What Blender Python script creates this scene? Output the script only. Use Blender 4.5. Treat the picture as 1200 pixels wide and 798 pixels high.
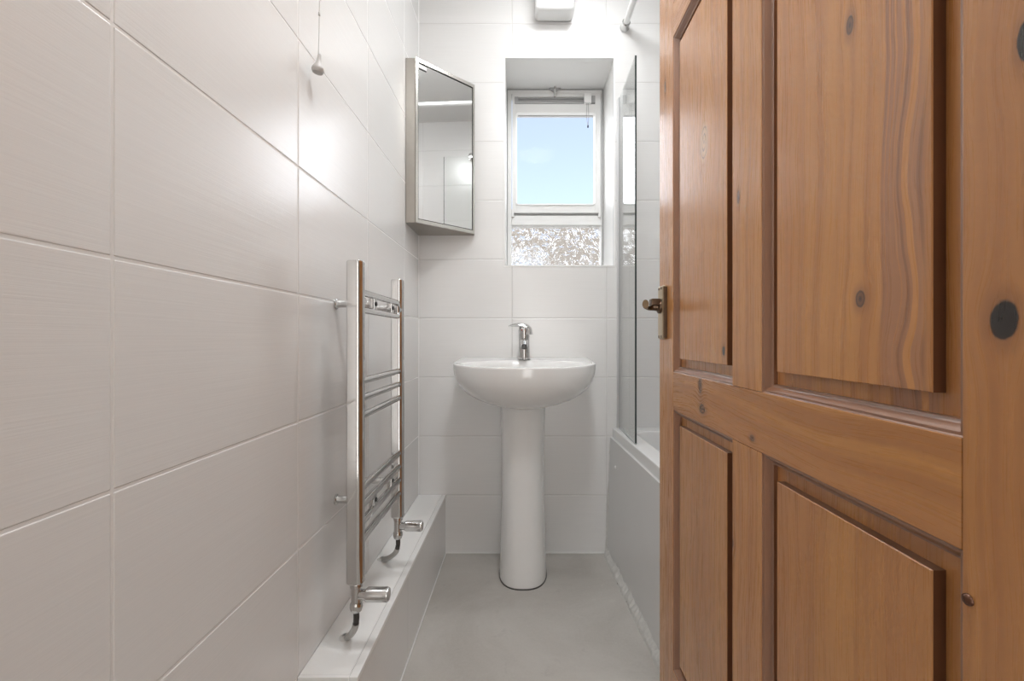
import bpy, bmesh, math, random
from mathutils import Vector, Matrix
random.seed(7)
PI = math.pi
sc = bpy.context.scene
for o in list(bpy.data.objects):
    bpy.data.objects.remove(o)
C = sc.collection

# ------------------------------------------------------------------ camera, world, exposure
cam_d = bpy.data.cameras.new('camera'); cam = bpy.data.objects.new('camera', cam_d); C.objects.link(cam)
cam.location = (0, 0, 0.91); cam.rotation_euler = (PI/2, 0, 0)
cam_d.sensor_width = 36; cam_d.lens = 529/1200*36
cam_d.shift_x = -11/1200; cam_d.shift_y = -2/1200
cam_d.clip_start = 0.02; cam_d.clip_end = 200
sc.camera = cam
sc.view_settings.view_transform = 'Standard'; sc.view_settings.look = 'None'
sc.view_settings.gamma = 1; sc.view_settings.use_curve_mapping = False
sc.view_settings.exposure = 0.19
LAMP = 19        # bathroom ceiling lamp radiance
HALL_FILL = 8.0       # radiance of the unseen globe added in the hall as fill
COLUMN_FILL = 3.5      # radiance of the unseen glowing column added in the hall as fill
SIDE_GLOW = 5.0       # bright sky added out of view either side, for the wall glow
SKY = 0.45
w = bpy.data.worlds.new('world'); sc.world = w; w.use_nodes = True
wn = w.node_tree.nodes; wl = w.node_tree.links
sky = wn.new('ShaderNodeTexSky'); sky.sky_type = 'NISHITA'; sky.sun_disc = False
sky.sun_elevation = math.radians(38); sky.sun_rotation = math.radians(200)
sky.air_density = 1.0; sky.dust_density = 2.5; sky.ozone_density = 2.0
hz = wn.new('ShaderNodeMix'); hz.data_type = 'RGBA'; hz.inputs[0].default_value = .55
hz.inputs[7].default_value = (1.75, 1.72, 1.95, 1)      # thin bright haze over the blue
wl.new(sky.outputs[0], hz.inputs[6]); sm = wn.new('ShaderNodeVectorMath'); sm.operation = 'SCALE'; sm.inputs['Scale'].default_value = SKY; wl.new(hz.outputs[2], sm.inputs[0])
tcw = wn.new('ShaderNodeTexCoord'); spw = wn.new('ShaderNodeSeparateXYZ'); wl.new(tcw.outputs['Generated'], spw.inputs[0])
azn = wn.new('ShaderNodeMath'); azn.operation = 'ARCTAN2'; wl.new(spw.outputs[0], azn.inputs[0]); wl.new(spw.outputs[1], azn.inputs[1])
cn = wn.new('ShaderNodeTexNoise'); cn.inputs['Scale'].default_value = 3.0; cn.inputs['Detail'].default_value = 3; wl.new(tcw.outputs['Generated'], cn.inputs['Vector'])
def wmath(op, a, b):
    n = wn.new('ShaderNodeMath'); n.operation = op
    for k, v in enumerate((a, b)):
        if isinstance(v, (int, float)): n.inputs[k].default_value = v
        else: wl.new(v, n.inputs[k])
    return n.outputs[0]
ad = wmath('ABSOLUTE', wmath('SUBTRACT', azn.outputs[0], math.radians(4.5)), 0)
ad = wmath('ADD', ad, wmath('MULTIPLY', wmath('SUBTRACT', cn.outputs[0], .5), .06))
cm = wn.new('ShaderNodeMapRange'); cm.interpolation_type = 'SMOOTHSTEP'; wl.new(ad, cm.inputs[0])
cm.inputs[1].default_value = math.radians(7.5); cm.inputs[2].default_value = math.radians(14)
cx_ = wn.new('ShaderNodeMix'); cx_.data_type = 'RGBA'; wl.new(cm.outputs[0], cx_.inputs[0]); wl.new(sm.outputs[0], cx_.inputs[6])
cx_.inputs[7].default_value = (SIDE_GLOW*.97, SIDE_GLOW*.985, SIDE_GLOW, 1)
wl.new(cx_.outputs[2], wn['Background'].inputs[0]); wn['Background'].inputs[1].default_value = 1.0

# ------------------------------------------------------------------ node helper
class NT:
    def __init__(s, name):
        s.m = bpy.data.materials.new(name); s.m.use_nodes = True
        s.n = s.m.node_tree.nodes; s.l = s.m.node_tree.links
        s.b = s.n['Principled BSDF']
    def put(s, sock, v):
        if isinstance(v, bpy.types.NodeSocket): s.l.new(v, sock)
        elif v is not None: sock.default_value = v
    def math(s, op, a, b=None, c=None, clamp=False):
        n = s.n.new('ShaderNodeMath'); n.operation = op; n.use_clamp = clamp
        for i, v in enumerate((a, b, c)):
            if v is not None: s.put(n.inputs[i], v)
        return n.outputs[0]
    def pos(s, kind='Object'):
        return s.n.new('ShaderNodeTexCoord').outputs[kind]
    def gpos(s):
        return s.n.new('ShaderNodeNewGeometry').outputs['Position']
    def sep(s, v):
        n = s.n.new('ShaderNodeSeparateXYZ'); s.l.new(v, n.inputs[0]); return n.outputs
    def comb(s, x, y, z):
        n = s.n.new('ShaderNodeCombineXYZ')
        for i, v in enumerate((x, y, z)): s.put(n.inputs[i], v)
        return n.outputs[0]
    def noise(s, vec, scale=5, detail=3, rough=.5, dist=0, w=None):
        n = s.n.new('ShaderNodeTexNoise')
        if w is not None: n.noise_dimensions = '4D'; s.put(n.inputs['W'], w)
        s.l.new(vec, n.inputs['Vector']); n.inputs['Scale'].default_value = scale
        n.inputs['Detail'].default_value = detail; n.inputs['Roughness'].default_value = rough
        n.inputs['Distortion'].default_value = dist
        return n.outputs[0]
    def remap(s, v, a, b, c=0, d=1, smooth=False):
        n = s.n.new('ShaderNodeMapRange'); n.clamp = True
        if smooth: n.interpolation_type = 'SMOOTHSTEP'
        s.put(n.inputs[0], v)
        for i, q in enumerate((a, b, c, d)): n.inputs[i+1].default_value = q
        return n.outputs[0]
    def mix(s, f, a, b, mode='MIX'):
        n = s.n.new('ShaderNodeMix'); n.data_type = 'RGBA'; n.blend_type = mode
        s.put(n.inputs[0], f)
        for sock, v in ((n.inputs[6], a), (n.inputs[7], b)):
            if isinstance(v, tuple) and len(v) == 3: v = (*v, 1)
            s.put(sock, v)
        return n.outputs[2]
    def bump(s, h, strength=.3, dist=.001):
        n = s.n.new('ShaderNodeBump'); n.inputs['Strength'].default_value = strength
        n.inputs['Distance'].default_value = dist; s.put(n.inputs['Height'], h)
        s.l.new(n.outputs[0], s.b.inputs['Normal'])
    def set(s, **k):
        names = dict(color='Base Color', rough='Roughness', metal='Metallic', coat='Coat Weight', coatr='Coat Roughness',
                     spec='Specular IOR Level', ior='IOR', trans='Transmission Weight')
        for a, v in k.items():
            if isinstance(v, tuple) and len(v) == 3: v = (*v, 1)
            s.put(s.b.inputs[names[a]], v)
        return s

def simple(name, col, rough=.4, metal=0, var=.04, scale=8, bump=0, **k):
    t = NT(name); p = t.pos('Object')
    n = t.noise(p, scale, 3)
    dark = tuple(c*(1-var) for c in col)
    t.set(color=t.mix(n, dark, col), rough=rough, metal=metal, **k)
    if bump: t.bump(t.noise(p, scale*30, 2), bump, .0005)
    return t.m

TL, TH = 0.401, 0.25       # tile length and height
Z0 = -0.003
WHITE = (.80, .795, .788)
def tile_mat(name, axis, off, grout):
    t = NT(name); g = t.gpos(); x, y, z = t.sep(g)
    u = (x, y)[axis]
    streak = t.noise(t.comb(t.math('MULTIPLY', u, 5), 0, t.math('MULTIPLY', z, 420)), 1, 4, .6, .25)
    streak2 = t.noise(t.comb(t.math('MULTIPLY', u, 2.5), 3, t.math('MULTIPLY', z, 95)), 1, 2, .5, .3)
    cloud = t.noise(g, 3.5, 2)
    col = t.mix(t.remap(streak, .3, .7), tuple(c*.955 for c in WHITE), WHITE)
    col = t.mix(t.remap(cloud, .3, .7, 0, .35), col, (.77, .76, .75))
    h = t.math('ADD', t.math('MULTIPLY', streak, .5), t.math('MULTIPLY', streak2, .6))
    rough = .25
    if grout:
        du = t.math('PINGPONG', t.math('SUBTRACT', t.math('ADD', u, 20*TL), off), TL/2)
        dz = t.math('PINGPONG', t.math('SUBTRACT', t.math('ADD', z, 20*TH), Z0), TH/2)
        d = t.math('MINIMUM', du, dz)
        m = t.remap(d, .0009, .0018)
        col = t.mix(m, (.67, .66, .645), col)
        edge = t.remap(d, .001, .0042, 0, 1, True)
        h = t.math('ADD', t.math('MULTIPLY', h, .35), t.math('MULTIPLY', edge, 3))
    t.set(color=col, rough=rough)
    t.b.inputs['IOR'].default_value = 2.0
    t.bump(h, .42, .0007 if not grout else .0008)
    return t.m

# ------------------------------------------------------------------ materials
M = {}
M['tile_left'] = tile_mat('glazed_tile_left', 1, .4826, False)
M['tile_back'] = tile_mat('glazed_tile_back', 0, -.04, True)
M['tile_side'] = tile_mat('glazed_tile_side', 1, .4826, True)
M['grout'] = simple('white_grout', (.80, .795, .785), .7, bump=.2)
M['sealant'] = simple('white_sealant', (.80, .80, .79), .45)
M['rough_sealant'] = simple('rough_sealant', (.74, .73, .70), .7, var=.3, scale=60, bump=.6)
M['ceramic'] = simple('white_ceramic', (.84, .835, .825), .08, coat=.5, coatr=.05, var=.01)
M['acrylic'] = simple('white_acrylic', (.84, .84, .835), .12, coat=.4, coatr=.08, var=.01)
M['panel_white'] = simple('white_bath_panel', (.76, .76, .755), .25, var=.03)
M['trim_white'] = simple('white_trim', (.86, .86, .85), .25, var=.02)
M['upvc'] = simple('white_plastic', (.80, .80, .79), .3, var=.02)
M['bright_plastic'] = simple('bright_white_plastic', (.88, .88, .87), .3, var=.01)
M['plaster'] = simple('white_plaster', (.82, .815, .80), .5, var=.03)
M['hallpaint'] = simple('hall_paint', (.48, .46, .44), .7, var=.04)
M['chrome'] = simple('chrome', (.60, .597, .59), .07, 1, var=.04)
M['chrome_soft'] = simple('chrome_soft', (.60, .595, .585), .16, 1, var=.05)
M['steel'] = simple('brushed_steel', (.42, .39, .35), .28, 1, var=.12, scale=30)
M['alu'] = simple('aluminium', (.66, .66, .655), .4, .3, var=.05)
M['dark'] = simple('dark_gap', (.03, .03, .03), .6)
M['hose'] = simple('braided_dark_hose', (.07, .065, .06), .45, var=.5, scale=90)
M['pipe'] = simple('painted_pipe', (.46, .45, .43), .4, var=.1, scale=40)
M['brass'] = simple('aged_brass', (.26, .18, .11), .38, 1, var=.4, scale=60)
M['brass_plate'] = simple('worn_brass_plate', (.62, .50, .34), .32, 1, var=.3, scale=60)
M['brass_dark'] = simple('dark_bronze', (.16, .11, .075), .32, .9, var=.4, scale=60)
M['screw'] = simple('brown_screw', (.13, .055, .03), .25, .5, var=.3)
M['cord'] = simple('grey_cord', (.55, .54, .53), .6)
M['toggle'] = simple('grey_toggle', (.50, .49, .48), .35)
M['grey_plastic'] = simple('grey_plastic', (.42, .42, .42), .4)
t = NT('mirror'); t.set(color=(.90, .905, .90), rough=.01, metal=1.0); M['mirror'] = t.m

# floor: grey vinyl / screed with dusty mottling
t = NT('grey_floor'); g = t.gpos()
n1 = t.noise(g, 2.3, 5, .6, .6); n2 = t.noise(g, 14, 5, .65, .8); n3 = t.noise(g, 140, 2)
c = t.mix(t.remap(n1, .35, .68), (.43, .405, .37), (.56, .535, .50))
c = t.mix(t.remap(n2, .55, .75, 0, .5), c, (.56, .54, .51))
c = t.mix(t.remap(n2, .25, .40, .35, 0), c, (.30, .28, .26))
c = t.mix(t.remap(n3, .35, .65, 0, .15), c, (.6, .58, .56))
t.set(color=c, rough=t.remap(n2, .3, .7, .45, .7)); t.bump(n3, .12, .0006); M['floor'] = t.m

# glass
def glass_sheet(name, tint, refl=1.0):
    t = NT(name); t.n.remove(t.b)
    tr = t.n.new('ShaderNodeBsdfTransparent'); tr.inputs[0].default_value = (*tint, 1)
    gl = t.n.new('ShaderNodeBsdfGlossy'); gl.inputs['Roughness'].default_value = 0.0
    ge = t.n.new('ShaderNodeNewGeometry'); dt = t.n.new('ShaderNodeVectorMath'); dt.operation = 'DOT_PRODUCT'
    t.l.new(ge.outputs['Normal'], dt.inputs[0]); t.l.new(ge.outputs['Incoming'], dt.inputs[1])
    c1 = t.math('SUBTRACT', 1, t.math('ABSOLUTE', dt.outputs['Value']), clamp=True)
    fr = t.math('MULTIPLY_ADD', t.math('POWER', c1, 5), .96, .04)
    mx = t.n.new('ShaderNodeMixShader')
    t.l.new(t.math('MULTIPLY', fr, refl, clamp=True), mx.inputs[0]); t.l.new(tr.outputs[0], mx.inputs[1]); t.l.new(gl.outputs[0], mx.inputs[2])
    t.l.new(mx.outputs[0], t.n['Material Output'].inputs[0])
    return t.m
M['pane'] = glass_sheet('window_glass', (.92, .93, .95), .02)
M['screen_glass'] = glass_sheet('screen_glass', (.975, .985, .98))
t = NT('dark_glass_edge'); t.set(color=(.035, .05, .045), rough=.15); M['glass_edge'] = t.m
# patterned glass: refracting, strongly hammered
t = NT('hammered_glass'); g = t.gpos(); x, y, z = t.sep(g)
v = t.comb(t.math('MULTIPLY', x, 1.5), 0, z)
nn = t.noise(v, 24, 1.5, .5, 2.0)
vo = t.n.new('ShaderNodeTexVoronoi'); t.l.new(v, vo.inputs['Vector']); vo.inputs['Scale'].default_value = 32
vo.feature = 'SMOOTH_F1'
h = t.math('ADD', t.math('MULTIPLY', nn, 2.2), t.math('MULTIPLY', vo.outputs['Distance'], .8))
t.set(color=(.80, .81, .83), rough=.05, trans=1.0, ior=1.45); t.bump(h, 1.0, .0046); M['hammered'] = t.m

# emissive diffusers
def emit(name, col, s):
    t = NT(name); t.set(color=(.9, .9, .9), rough=.4)
    t.b.inputs['Emission Color'].default_value = (*col, 1); t.b.inputs['Emission Strength'].default_value = s
    return t.m
M['lamp'] = emit('lamp_diffuser', (.978, 1, 1.012), LAMP)
M['lamp_fill'] = emit('lamp_diffuser_fill', (.978, 1, 1.012), LAMP*2.15)
M['fill_column'] = emit('fill_column_glow', (1, .965, .93), COLUMN_FILL)
M['hall_fill'] = emit('hall_fill_globe', (1, .965, .93), HALL_FILL)

# pine
def wood(name, vertical=True, knots=(), seed=0., dark=1.0, wave=None):
    """grain runs along Z (vertical) or along Y (rails). knots: (y, z, radius_y, radius_z, kind)"""
    t = NT(name); p = t.pos('Object'); x, y, z = t.sep(p)
    a, l = (y, z) if vertical else (z, y)          # a: across grain, l: along grain
    kd = []
    for (ky, kz, ry, rz, kind) in knots:
        dy = t.math('SUBTRACT', y, ky); dz = t.math('SUBTRACT', z, kz)
        r2 = t.math('ADD', t.math('POWER', t.math('ABSOLUTE', t.math('DIVIDE', dy, ry)), 2.),
                    t.math('POWER', t.math('ABSOLUTE', t.math('DIVIDE', dz, rz)), 2.))
        kd.append((dy, dz, r2, kind))
        e = t.math('EXPONENT', t.math('MULTIPLY', r2, -.16))
        da = dy if vertical else dz
        a = t.math('SUBTRACT', a, t.math('MULTIPLY', t.math('MULTIPLY', da, e), .85))
    # long gentle waver
    wv = t.noise(t.comb(t.math('MULTIPLY', a, 3), seed, t.math('MULTIPLY', l, 1.6)), 1.6, 2, .5)
    a2 = t.math('ADD', a, t.math('MULTIPLY', wv, .05))
    if wave:   # a band of cathedral figure around (a0, width, amplitude)
        a0, wd, amp = wave
        bw = t.noise(t.comb(0, seed+4, t.math('MULTIPLY', l, 7)), 1, 1.5, .5)
        m = t.math('EXPONENT', t.math('MULTIPLY', t.math('POWER', t.math('ABSOLUTE', t.math('DIVIDE', t.math('SUBTRACT', a, a0), wd)), 2), -1))
        a2 = t.math('ADD', a2, t.math('MULTIPLY', t.math('MULTIPLY', m, t.math('SUBTRACT', bw, .5)), amp))
    rings = t.noise(t.comb(t.math('MULTIPLY', a2, 75), seed*3+1, t.math('MULTIPLY', l, .9)), 1, 1.6, .5)
    fine = t.noise(t.comb(t.math('MULTIPLY', a2, 520), seed+2, t.math('MULTIPLY', l, 11)), 1, 3, .6)
    broad = t.noise(t.comb(t.math('MULTIPLY', a2, 14), seed+7, t.math('MULTIPLY', l, 1.3)), 1, 2, .5)
    r = t.remap(rings, .42, .66, 0, .7, True)
    def D(c): return tuple(q*dark for q in c)
    col = t.mix(r, D((.60, .275, .083)), D((.42, .170, .052)))
    col = t.mix(t.remap(broad, .38, .62, 0, .55), col, D((.52, .225, .083)))
    col = t.mix(t.remap(fine, .35, .7, 0, .09), col, D((.30, .135, .065)))
    if wave:
        a0, wd, amp = wave
        st = t.noise(t.comb(t.math('MULTIPLY', a2, 190), 9, t.math('MULTIPLY', l, .6)), 1, 1, .3)
        m = t.remap(t.math('ABSOLUTE', t.math('SUBTRACT', a, a0)), wd*.7, wd*1.15, 1, 0, True)
        col = t.mix(t.math('MULTIPLY', m, .7), col, D((.37, .175, .10)))
        col = t.mix(t.math('MULTIPLY', m, t.remap(st, .54, .60, 0, .9, True)), col, D((.60, .27, .085)))
        col = t.mix(t.math('MULTIPLY', m, t.remap(st, .36, .44, .65, 0, True)), col, D((.24, .10, .045)))
    h = t.math('ADD', t.math('MULTIPLY', fine, .4), t.math('MULTIPLY', rings, .5))
    wob = t.noise(p, 55, 3, .6)
    for (dy, dz, r2, kind) in kd:
        rr = t.math('ADD', t.math('SQRT', r2), t.math('MULTIPLY', t.math('SUBTRACT', wob, .5), .5))
        if kind == 'black':
            halo = t.remap(rr, .9, 2.2, .45, 0, True); col = t.mix(halo, col, D((.24, .10, .045)))
            col = t.mix(t.remap(rr, .86, 1.06, 1, 0, True), col, (.028, .022, .018))
        elif kind == 'pale':
            ringp = t.math('PINGPONG', rr, .22)
            halo = t.remap(rr, .8, 1.5, 1, 0, True)
            c2 = t.mix(t.remap(ringp, .0, .10, 1, 0), (.62, .38, .20), (.20, .085, .035))
            col = t.mix(t.math('MULTIPLY', halo, .95), col, c2)
        else:
            halo = t.remap(rr, .9, 2.6, .6, 0, True); col = t.mix(halo, col, D((.29, .125, .055)))
            inner = t.mix(t.remap(rr, .15, .5), (.045, .022, .012), (.19, .085, .04))
            col = t.mix(t.remap(rr, .8, 1.05, 1, 0, True), col, inner)
            col = t.mix(t.remap(t.math('ABSOLUTE', t.math('SUBTRACT', rr, .95)), .05, .22, .8, 0), col, (.06, .032, .02))
    t.set(color=col, rough=t.remap(fine, .3, .7, .24, .34))
    t.b.inputs['Specular IOR Level'].default_value = .55
    t.set(coat=.25, coatr=.22)
    t.bump(h, .10, .0004)
    return t.m

# ------------------------------------------------------------------ mesh helpers
def link(name, bm, mat, parent=None, smooth=False, loc=None):
    me = bpy.data.meshes.new(name)
    bmesh.ops.recalc_face_normals(bm, faces=bm.faces[:])
    bm.to_mesh(me); bm.free()
    o = bpy.data.objects.new(name, me); C.objects.link(o)
    if mat is not None:
        for q in (mat if isinstance(mat, (list, tuple)) else [mat]): me.materials.append(q)
    if smooth:
        for f in me.polygons: f.use_smooth = True
        if smooth != 'all':
            me.set_sharp_from_angle(angle=math.radians(38))
            wn_ = o.modifiers.new('weighted', 'WEIGHTED_NORMAL'); wn_.keep_sharp = True; wn_.weight = 90
    if parent is not None:
        o.parent = parent
        if parent.get('_world'):                       # geometry was given in world coordinates
            o.matrix_parent_inverse = parent.matrix_basis.inverted()
    if loc: o.location = loc
    return o

def empty(name, loc, label=None, cat=None, group=None, kind=None, rz=0, world=True):
    o = bpy.data.objects.new(name, None); C.objects.link(o)
    o.location = loc; o.rotation_euler = (0, 0, rz); o.empty_display_size = .05
    tag(o, label, cat, group, kind)
    if world: o['_world'] = 1
    return o
def tag(o, label=None, cat=None, group=None, kind=None):
    if label: o['label'] = label
    if cat: o['category'] = cat
    if group: o['group'] = group
    if kind: o['kind'] = kind
    return o

def box(bm, a, b, bev=0, seg=2):
    r = bmesh.ops.create_cube(bm, size=1)
    vs = r['verts']
    c = [(a[i]+b[i])/2 for i in range(3)]; s = [abs(b[i]-a[i]) for i in range(3)]
    for v in vs: v.co = Vector((c[0]+v.co.x*s[0], c[1]+v.co.y*s[1], c[2]+v.co.z*s[2]))
    if bev:
        es = list({e for v in vs for e in v.link_edges})
        bmesh.ops.bevel(bm, geom=es, offset=min(bev, min(s)*.45), segments=seg, affect='EDGES', profile=.5)
    return bm
def boxm(*ab, bev=0, seg=2):
    bm = bmesh.new()
    for a, b in ab: box(bm, a, b, bev, seg)
    return bm

def cyl(bm, p, q, r, r2=None, n=24, caps=True):
    p, q = Vector(p), Vector(q); d = (q-p)
    r2 = r if r2 is None else r2
    k = d.normalized(); a = Vector((0, 0, 1)) if abs(k.z) < .9 else Vector((1, 0, 0))
    u = k.cross(a).normalized(); v = k.cross(u)
    R = []
    for c, rad in ((p, r), (q, r2)):
        R.append([bm.verts.new(c+(u*math.cos(2*PI*i/n)+v*math.sin(2*PI*i/n))*rad) for i in range(n)])
    for i in range(n):
        bm.faces.new((R[0][i], R[0][(i+1) % n], R[1][(i+1) % n], R[1][i]))
    if caps: bm.faces.new(R[0][::-1]); bm.faces.new(R[1])
    return bm
def cylm(*a, **k): return cyl(bmesh.new(), *a, **k)

def revolve(prof, axis_o, axis_d, n=32, bm=None):
    """prof: (radius, distance along axis)"""
    bm = bm or bmesh.new(); o = Vector(axis_o); k = Vector(axis_d).normalized()
    a = Vector((0, 0, 1)) if abs(k.z) < .9 else Vector((1, 0, 0))
    u = k.cross(a).normalized(); v = k.cross(u); R = []
    for (r, h) in prof:
        if r < 1e-6: R.append([bm.verts.new(o+k*h)])
        else: R.append([bm.verts.new(o+k*h+(u*math.cos(2*PI*i/n)+v*math.sin(2*PI*i/n))*r) for i in range(n)])
    for A, B in zip(R, R[1:]):
        for i in range(n):
            j = (i+1) % n
            if len(A) == 1 and len(B) > 1: bm.faces.new((A[0], B[i], B[j]))
            elif len(B) == 1 and len(A) > 1: bm.faces.new((A[i], B[0], A[j]))
            elif len(A) > 1: bm.faces.new((A[i], A[j], B[j], B[i]))
    return bm

def catmull(pts, k=8):
    P = [Vector(p) for p in pts]; P = [P[0]*2-P[1]] + P + [P[-1]*2-P[-2]]; out = []
    for i in range(1, len(P)-2):
        for j in range(k):
            t = j/k
            out.append(.5*((2*P[i])+(-P[i-1]+P[i+1])*t+(2*P[i-1]-5*P[i]+4*P[i+1]-P[i+2])*t*t+(-P[i-1]+3*P[i]-3*P[i+1]+P[i+2])*t**3))
    out.append(P[-2]); return out
def sweep(pts, sec, bm=None, closed=False, up=(0, 0, 1)):
    """sec(i, n) -> list of (u, v) section points; swept with a fixed-ish frame"""
    bm = bm or bmesh.new(); n = len(pts); R = []
    for i, p in enumerate(pts):
        if closed: d = pts[(i+1) % n]-pts[i-1]
        else: d = pts[min(i+1, n-1)]-pts[max(i-1, 0)]
        d.normalize(); a = Vector(up)
        if abs(d.dot(a)) > .97: a = Vector((1, 0, 0)) if abs(d.x) < .9 else Vector((0, 1, 0))
        u = d.cross(a).normalized(); v = u.cross(d)
        R.append([bm.verts.new(p+u*x+v*y) for x, y in sec(i, n)])
    m = len(R[0]); rng = range(n) if closed else range(n-1)
    for i in rng:
        A, B = R[i], R[(i+1) % n]
        for j in range(m): bm.faces.new((A[j], A[(j+1) % m], B[(j+1) % m], B[j]))
    if not closed: bm.faces.new(R[0][::-1]); bm.faces.new(R[-1])
    return bm
def tube(pts, r, n=12, closed=False, bm=None, up=(0, 0, 1)):
    f = r if callable(r) else (lambda i, k: r)
    return sweep(pts, lambda i, k: [(math.cos(2*PI*j/n)*f(i, k), math.sin(2*PI*j/n)*f(i, k)) for j in range(n)], bm, closed, up)
def prism(bm, poly, axis, a, b):
    """polygon in the two other axes extruded along axis from a to b"""
    def P(u, v, w): return {0: (w, u, v), 1: (u, w, v), 2: (u, v, w)}[axis]
    A = [bm.verts.new(P(u, v, a)) for u, v in poly]; B = [bm.verts.new(P(u, v, b)) for u, v in poly]
    n = len(poly); bm.faces.new(A[::-1]); bm.faces.new(B)
    for i in range(n): bm.faces.new((A[i], A[(i+1) % n], B[(i+1) % n], B[i]))
    return bm
def loft(rings, bm=None, cap0=True, cap1=True):
    bm = bm or bmesh.new(); R = [[bm.verts.new(p) for p in r] for r in rings]; m = len(R[0])
    for A, B in zip(R, R[1:]):
        for j in range(m): bm.faces.new((A[j], A[(j+1) % m], B[(j+1) % m], B[j]))
    if cap0: bm.faces.new(R[0][::-1])
    if cap1: bm.faces.new(R[-1])
    return bm

# ================================================================== ROOM SHELL
XL, YB, XR, ZC = -.437, 1.915, 1.10, 2.45
YF, YH = .2, .1                      # bathroom side and hall side of the doorway wall
# floor
tag(link('floor', boxm(((-1.3, -1.6, -.05), (1.6, YB+.3, 0))), M['floor']), 'grey mottled floor of the bathroom', 'floor', kind='structure')
tag(link('ceiling', boxm(((-1.3, -1.6, ZC), (1.6, YB+.3, ZC+.1))), M['plaster']), 'white painted ceiling', 'ceiling', kind='structure')
# left wall: every tile modelled proud of the grout bed
bm = boxm(((XL-.15, YF-.1, 0), (XL-.0007, YB+.3, ZC)))
gface = len(bm.faces)
G = .0016
ys = [.4826+TL*k for k in (-1, 0, 1, 2, 3)] + [YB+.0016]; zs = [Z0+TH*k for k in range(0, 11)]
for i in range(len(ys)-1):
    y0, y1 = ys[i], ys[i+1]
    if y1 - y0 > TL+.01: y1 = y0+TL
    for j in range(len(zs)-1):
        a = (XL-.006, max(y0+G, YF), max(zs[j]+G, 0)); b = (XL, min(y1-G, YB), min(zs[j+1]-G, ZC))
        if b[1]-a[1] < .01 or b[2]-a[2] < .01: continue
        box(bm, a, b, .0016, 3)
for f in bm.faces[:]: f.material_index = 1
bm.faces.ensure_lookup_table()
for f in bm.faces[:gface]: f.material_index = 0
tag(link('wall_left', bm, [M['grout'], M['tile_left']], smooth=False), 'left wall of large white glazed tiles', 'wall', kind='structure')

# back wall with the window opening
WX0, WX1, WZ0, WZ1 = -.069, .392, 1.221, 2.101
bm = boxm(((XL-.15, YB, 0), (WX0, YB+.3, ZC)), ((WX1, YB, 0), (XR+.15, YB+.3, ZC)),
          ((WX0, YB, 0), (WX1, YB+.3, WZ0)), ((WX0, YB, WZ1), (WX1, YB+.3, ZC)))
wb = tag(link('wall_back', bm, [M['tile_back'], M['plaster']]), 'far tiled wall behind the basin', 'wall', kind='structure')
for p in wb.data.polygons:       # the reveal faces and the outside are plastered
    if not (p.normal.y < -.9): p.material_index = 1
tag(link('wall_right', boxm(((XR, YF-.1, 0), (XR+.15, YB+.0, ZC))), M['tile_side']), 'right tiled wall beside the bath', 'wall', kind='structure')
# doorway wall and hall behind the camera
DX0, DX1, DZ = -.40, .345, 2.03
tag(link('wall_front', boxm(((XL, YH, 0), (DX0, YF, ZC)), ((DX1+.02, YH, 0), (XR, YF, ZC)), ((DX0, YH, DZ), (DX1+.02, YF, ZC))), M['plaster']), 'doorway wall', 'wall', kind='structure')
tag(link('wall_hall', boxm(((-1.3, -1.6, 0), (1.6, -1.5, ZC)), ((-1.3, -1.5, 0), (-1.2, YH, ZC)), ((1.5, -1.5, 0), (1.6, YH, ZC)),
                           ((-1.2, YH, 0), (XL-.15, YH+.1, ZC)), ((XR+.15, YH, 0), (1.5, YH+.1, ZC))), M['hallpaint']), 'hall walls behind the doorway', 'wall', kind='structure')
# white edge trim around the window opening
e = .006
bm = boxm(((WX0-e, YB-.002, WZ0-e), (WX0+.001, YB+.012, WZ1+e)), ((WX1-.001, YB-.002, WZ0-e), (WX1+e, YB+.012, WZ1+e)),
          ((WX0, YB-.002, WZ0-e), (WX1, YB+.012, WZ0+.001)), ((WX0, YB-.002, WZ1-.001), (WX1, YB+.012, WZ1+e)), bev=.001)
tag(link('trim_1', bm, M['trim_white'], smooth=True), 'thin white edge trim round the window opening', 'trim', kind='structure')
# sealant bead at foot of the back wall and in the corner
bm = boxm(((-.322, YB-.004, 0), (.37, YB, .007)), bev=.002)
tag(link('trim_2', bm, M['sealant'], smooth=True), 'white sealant bead along the foot of the back wall', 'trim', kind='structure')
bm = cylm((XL+.0005, YB-.0005, .25), (XL+.0005, YB-.0005, ZC), .0035, n=10)
tag(link('trim_3', bm, M['trim_white'], smooth=True), 'sealant line in the far left corner', 'trim', kind='structure')

# boxed-in ledge under the radiator
LX, LZ, LY = -.322, .2475, .884
bm = boxm(((XL, LY, 0), (LX, YB, LZ)))
lg = tag(link('trim_4', bm, M['tile_side']), 'white tiled boxing ledge along the left wall', 'ledge', kind='structure')
lt = link('ledge_top', boxm(((XL, LY, LZ-.002), (LX-.016, YB, LZ+.0015)), bev=.0008), M['bright_plastic'], lg, smooth=True)
bm = boxm(((LX-.0145, LY-.003, LZ-.010), (LX+.0025, YB, LZ+.0025)), bev=.002, seg=3)
link('ledge_edge_trim', bm, M['trim_white'], lg, smooth=True)
bm = boxm(((XL, LY-.004, LZ-.012), (LX-.0145, LY+.006, LZ+.0025)), bev=.002)
link('ledge_end_trim', bm, M['trim_white'], lg, smooth=True)
bm = boxm(((LX, LY, 0), (LX+.004, YB-.004, .005)), bev=.002)
link('sealant_bead', bm, M['sealant'], lg, smooth=True)

# ================================================================== WINDOW
YW = 2.150
K = YW/529.
def wx(px): return (px-611)*K
def wz(py): return .91+(397-py)*K
win = empty('window_1', ((WX0+WX1)/2, YW, WZ0), 'white framed window with a clear upper sash above a patterned glass strip', 'window', kind='structure')
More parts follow.
